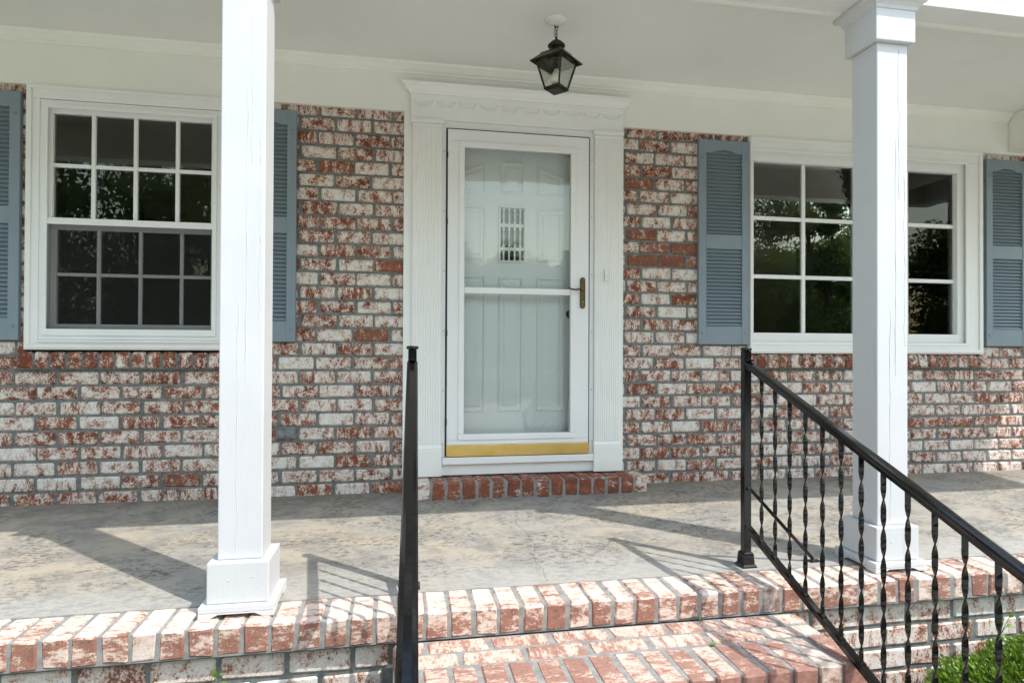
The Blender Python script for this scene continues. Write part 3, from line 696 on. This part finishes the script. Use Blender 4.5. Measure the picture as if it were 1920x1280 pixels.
MB().loft([sq(.038, 2.412), sq(.060, 2.402), sq(.082, 2.396), sq(.085, 2.390), sq(.139, 2.353), sq(.141, 2.348), sq(.137, 2.347), sq(.104, 2.365)]).build('lantern_roof', 'bronze', ln)
t4, b4 = sq(.108, 2.358), sq(.060, 2.214)
for k in range(4):
    MB().tube([t4[k], b4[k]], .0058, 4).build('corner_bar', 'bronze', ln)
    MB().tube([t4[k], t4[(k+1) % 4]], .0050, 4).build('top_bar', 'bronze', ln); MB().tube([b4[k], b4[(k+1) % 4]], .0058, 4).build('bottom_bar', 'bronze', ln)
    g = MB(); a, b, c, d = (Vector(v) for v in (t4[k], t4[(k+1) % 4], b4[(k+1) % 4], b4[k])); nn = (b-a).cross(d-a).normalized()*.0012
    g.loft([[a+nn, b+nn, c+nn, d+nn], [a-nn, b-nn, c-nn, d-nn]]).build('pane', 'lampglass', ln)
MB().lathe([(.050, 2.3585), (.050, 2.355)], (LX, LY, 0), 12).build('lamp_plate', 'bronze', ln)
MB().lathe([(.012, 2.355), (.012, 2.318), (.010, 2.316)], (LX, LY, 0), 12).build('socket', 'bronze', ln)
MB().lathe([(.010, 2.316), (.014, 2.306), (.026, 2.286), (.030, 2.268), (.026, 2.250), (.014, 2.240), (.002, 2.238)], (LX, LY, 0), 14).build('bulb', 'bulb', ln, smooth=True)
MB().loft([sq(.066, 2.214), sq(.066, 2.208), sq(.052, 2.200), sq(.040, 2.200)]).build('lantern_base', 'bronze', ln)
# ================================================================== PLANTS
def leaf(mb, p, d, n, L, W, fold=.25):
    d = d.normalized(); s = d.cross(n).normalized(); n2 = s.cross(d)
    a = p; b = p+d*L*.45+s*W*.5+n2*W*fold; c = p+d*L-n2*L*.12; e = p+d*L*.45-s*W*.5+n2*W*fold; m = p+d*L*.5
    i = len(mb.v); mb.v += [tuple(q) for q in (a, b, c, e, m)]; mb.f += [(i, i+1, i+4), (i+1, i+2, i+4), (i+2, i+3, i+4), (i+3, i, i+4)]
def rdir(): 
    while True:
        v = Vector([random.uniform(-1, 1) for _ in range(3)])
        if .05 < v.length < 1: return v.normalized()
def shrub(c, rx, ry, rz, n, L):
    r = empty('boxwood_shrub', (c[0], c[1], G)); lf = MB(); tw = MB()
    for i in range(n):
        d = rdir(); d.z = abs(d.z)*1.1-.18; d.normalize(); rad = random.uniform(.62, 1.0)**.5
        bump = 1+.16*mnoise.noise(d*3.1+Vector(c))+.10*mnoise.noise(d*7.7)
        p = Vector((c[0]+d.x*rx*rad*bump, c[1]+d.y*ry*rad*bump, c[2]+d.z*rz*rad*bump))
        g = (d+rdir()*.75+Vector((0, 0, .35))).normalized()
        leaf(lf, p, g, rdir(), L*random.uniform(.7, 1.3), L*.55)
    for i in range(26):
        d = rdir(); d.z = abs(d.z); b = Vector((c[0]+random.uniform(-.08, .08), c[1]+random.uniform(-.06, .06), G))
        e = Vector((c[0]+d.x*rx*.9, c[1]+d.y*ry*.9, c[2]+d.z*rz*.9)); tw.tube([b, (b+e)/2+Vector((0, 0, .04)), e], [.006, .004, .0015], 4)
    lf.build('foliage', 'hedge', r); tw.build('twigs', 'bark', r); return r
tag(shrub((3.33, -1.98, -.41), .58, .31, .215, 13000, .022), 'bright green clipped boxwood shrub at the foot of the porch', 'shrub')
def weed(loc, leaves, label, stem):
    r = empty('weed_sprig', loc); s = MB()
    for p, d, L in leaves: m = MB(); leaf(m, Vector(loc)+Vector(p), Vector(d), Vector((0, -.75, .66)), L, L*.55, .12); m.build('leaf', 'weed', r); s.tube([Vector(loc)+Vector(stem), Vector(loc)+Vector(p)*.6+Vector(stem)*.4, Vector(loc)+Vector(p)], .0011, 4)
    s.build('stem', 'weed', r); return tag(r, label, 'plant')
weed((.432, -1.652, -.235), [((-.004, -.006, .055), (-.03, -.2, 1), .036), ((.004, -.012, .030), (1, -.2, .25), .044), ((-.012, -.010, .012), (-.7, -.3, -.5), .034), ((.010, -.012, .066), (.9, 0, .5), .016)], 'small green weed growing against the brick foundation below the column', (0, .012, -.02))
weed((3.395, -1.66, -.235), [((-.004, -.01, .02), (-.3, -.2, 1), .03), ((.004, -.012, .0), (1, -.2, .35), .034), ((.02, -.012, .035), (.4, -.3, .8), .034), ((.0, -.012, -.03), (-.8, -.2, -.2), .03)], 'sprig of pale green leaves against the foundation beside the boxwood', (0, .012, -.05))
weed((2.075, -1.688, -.108), [((random.uniform(-.016, .016), -.004, random.uniform(.003, .02)), (random.uniform(-1, 1), -.4, .7), .009) for _ in range(12)], 'tiny weed in the mortar joint between the porch edge and the top step', (0, .006, 0))
lf = MB(); leaf(lf, Vector((2.015, -1.867, -.1045)), Vector((1, .25, .04)), Vector((0, 0, 1)), .032, .020, .12); tag(lf.build('fallen_leaf', 'weed'), 'single green leaf lying on the brick step tread', 'leaf')
# ------------------------------------------------------------------ trees across the front yard
def tree(seed, H, R, nleaf, L):
    random.seed(seed); r = empty('yard_tree', (0, 0, 0)); tr = MB()
    pts = [Vector((mnoise.noise(Vector((seed, k*.6, 0)))*.35*k/4, mnoise.noise(Vector((seed+9, k*.6, 0)))*.35*k/4, H*.95*k/8)) for k in range(9)]
    tr.tube(pts, [.24*(1-k/9.2)+.02 for k in range(9)], 9); cl = []
    for i in range(24):
        t = random.uniform(.22, .97); b = pts[int(t*8)]; a = random.uniform(0, 6.28); ln_ = R*random.uniform(.55, 1.05)*(1.15-abs(t-.5)*.9)
        e = b+Vector((math.cos(a)*ln_, math.sin(a)*ln_, ln_*random.uniform(.05, .55))); m = (b+e)/2+Vector((0, 0, ln_*.12))
        tr.tube([b, m, e], [.07*(1.1-t), .045*(1.1-t), .012], 5); cl += [(e, ln_*.42), (m, ln_*.30), (b.lerp(e, .75), ln_*.38)]
    tr.build('trunk', 'bark', r); lf = MB()
    for i in range(nleaf):
        c, s = random.choice(cl); p = c+rdir()*s*random.random()**.45*Vector((1, 1, .7)).length/1.5
        leaf(lf, p, rdir()-Vector((0, 0, .35)), rdir(), L*random.uniform(.6, 1.3), L*.6)
    lf.build('crown', 'leaf', r); return r
tl = ['mid sized leafy tree across the front yard, mirrored in the glass', 'tallest broad leafy tree across the front yard, mirrored in the glass', 'low bushy leafy tree across the front yard, mirrored in the glass']
protos = [tree(3, 8.5, 2.6, 12000, .22), tree(11, 11.5, 3.4, 15000, .24), tree(23, 7.5, 2.6, 12000, .20)]
random.seed(5)
spots = [(-10, -17, 0), (-5.5, -20, 1), (-1.5, -16.5, 2), (2.5, -21, 0), (7.5, -18.5, 2), (10.5, -20.5, 2), (15, -17, 0), (20, -21, 1), (26, -18, 0), (-15, -22, 1), (-20, -18, 2), (33, -24, 1), (0, -27, 1), (9, -28, 0), (18, -29, 1), (-9, -28, 1), (28, -30, 1), (12.5, -15.5, 2), (17.5, -19, 1), (22.5, -16.5, 0), (23, -24, 1), (30, -21, 1), (36, -18, 1), (13, -24, 1), (42, -24, 1), (5.3, -20.5, 0), (4.2, -23.5, 2), (9.3, -24, 2), (6.6, -22, 2), (11.5, -18.5, 2)]
used = set()
for x, y, k in spots:
    o = protos[k] if k not in used else copy_tree(protos[k]); used.add(k)
    o.location = (x, y, G); o.rotation_euler = (0, 0, random.uniform(0, 6.28)); s_ = random.uniform(.58, .78)*(1.28 if x < 1 else 1); o.scale = (s_, s_, s_)
    tag(o, tl[k], 'tree', 'trees across the front yard')
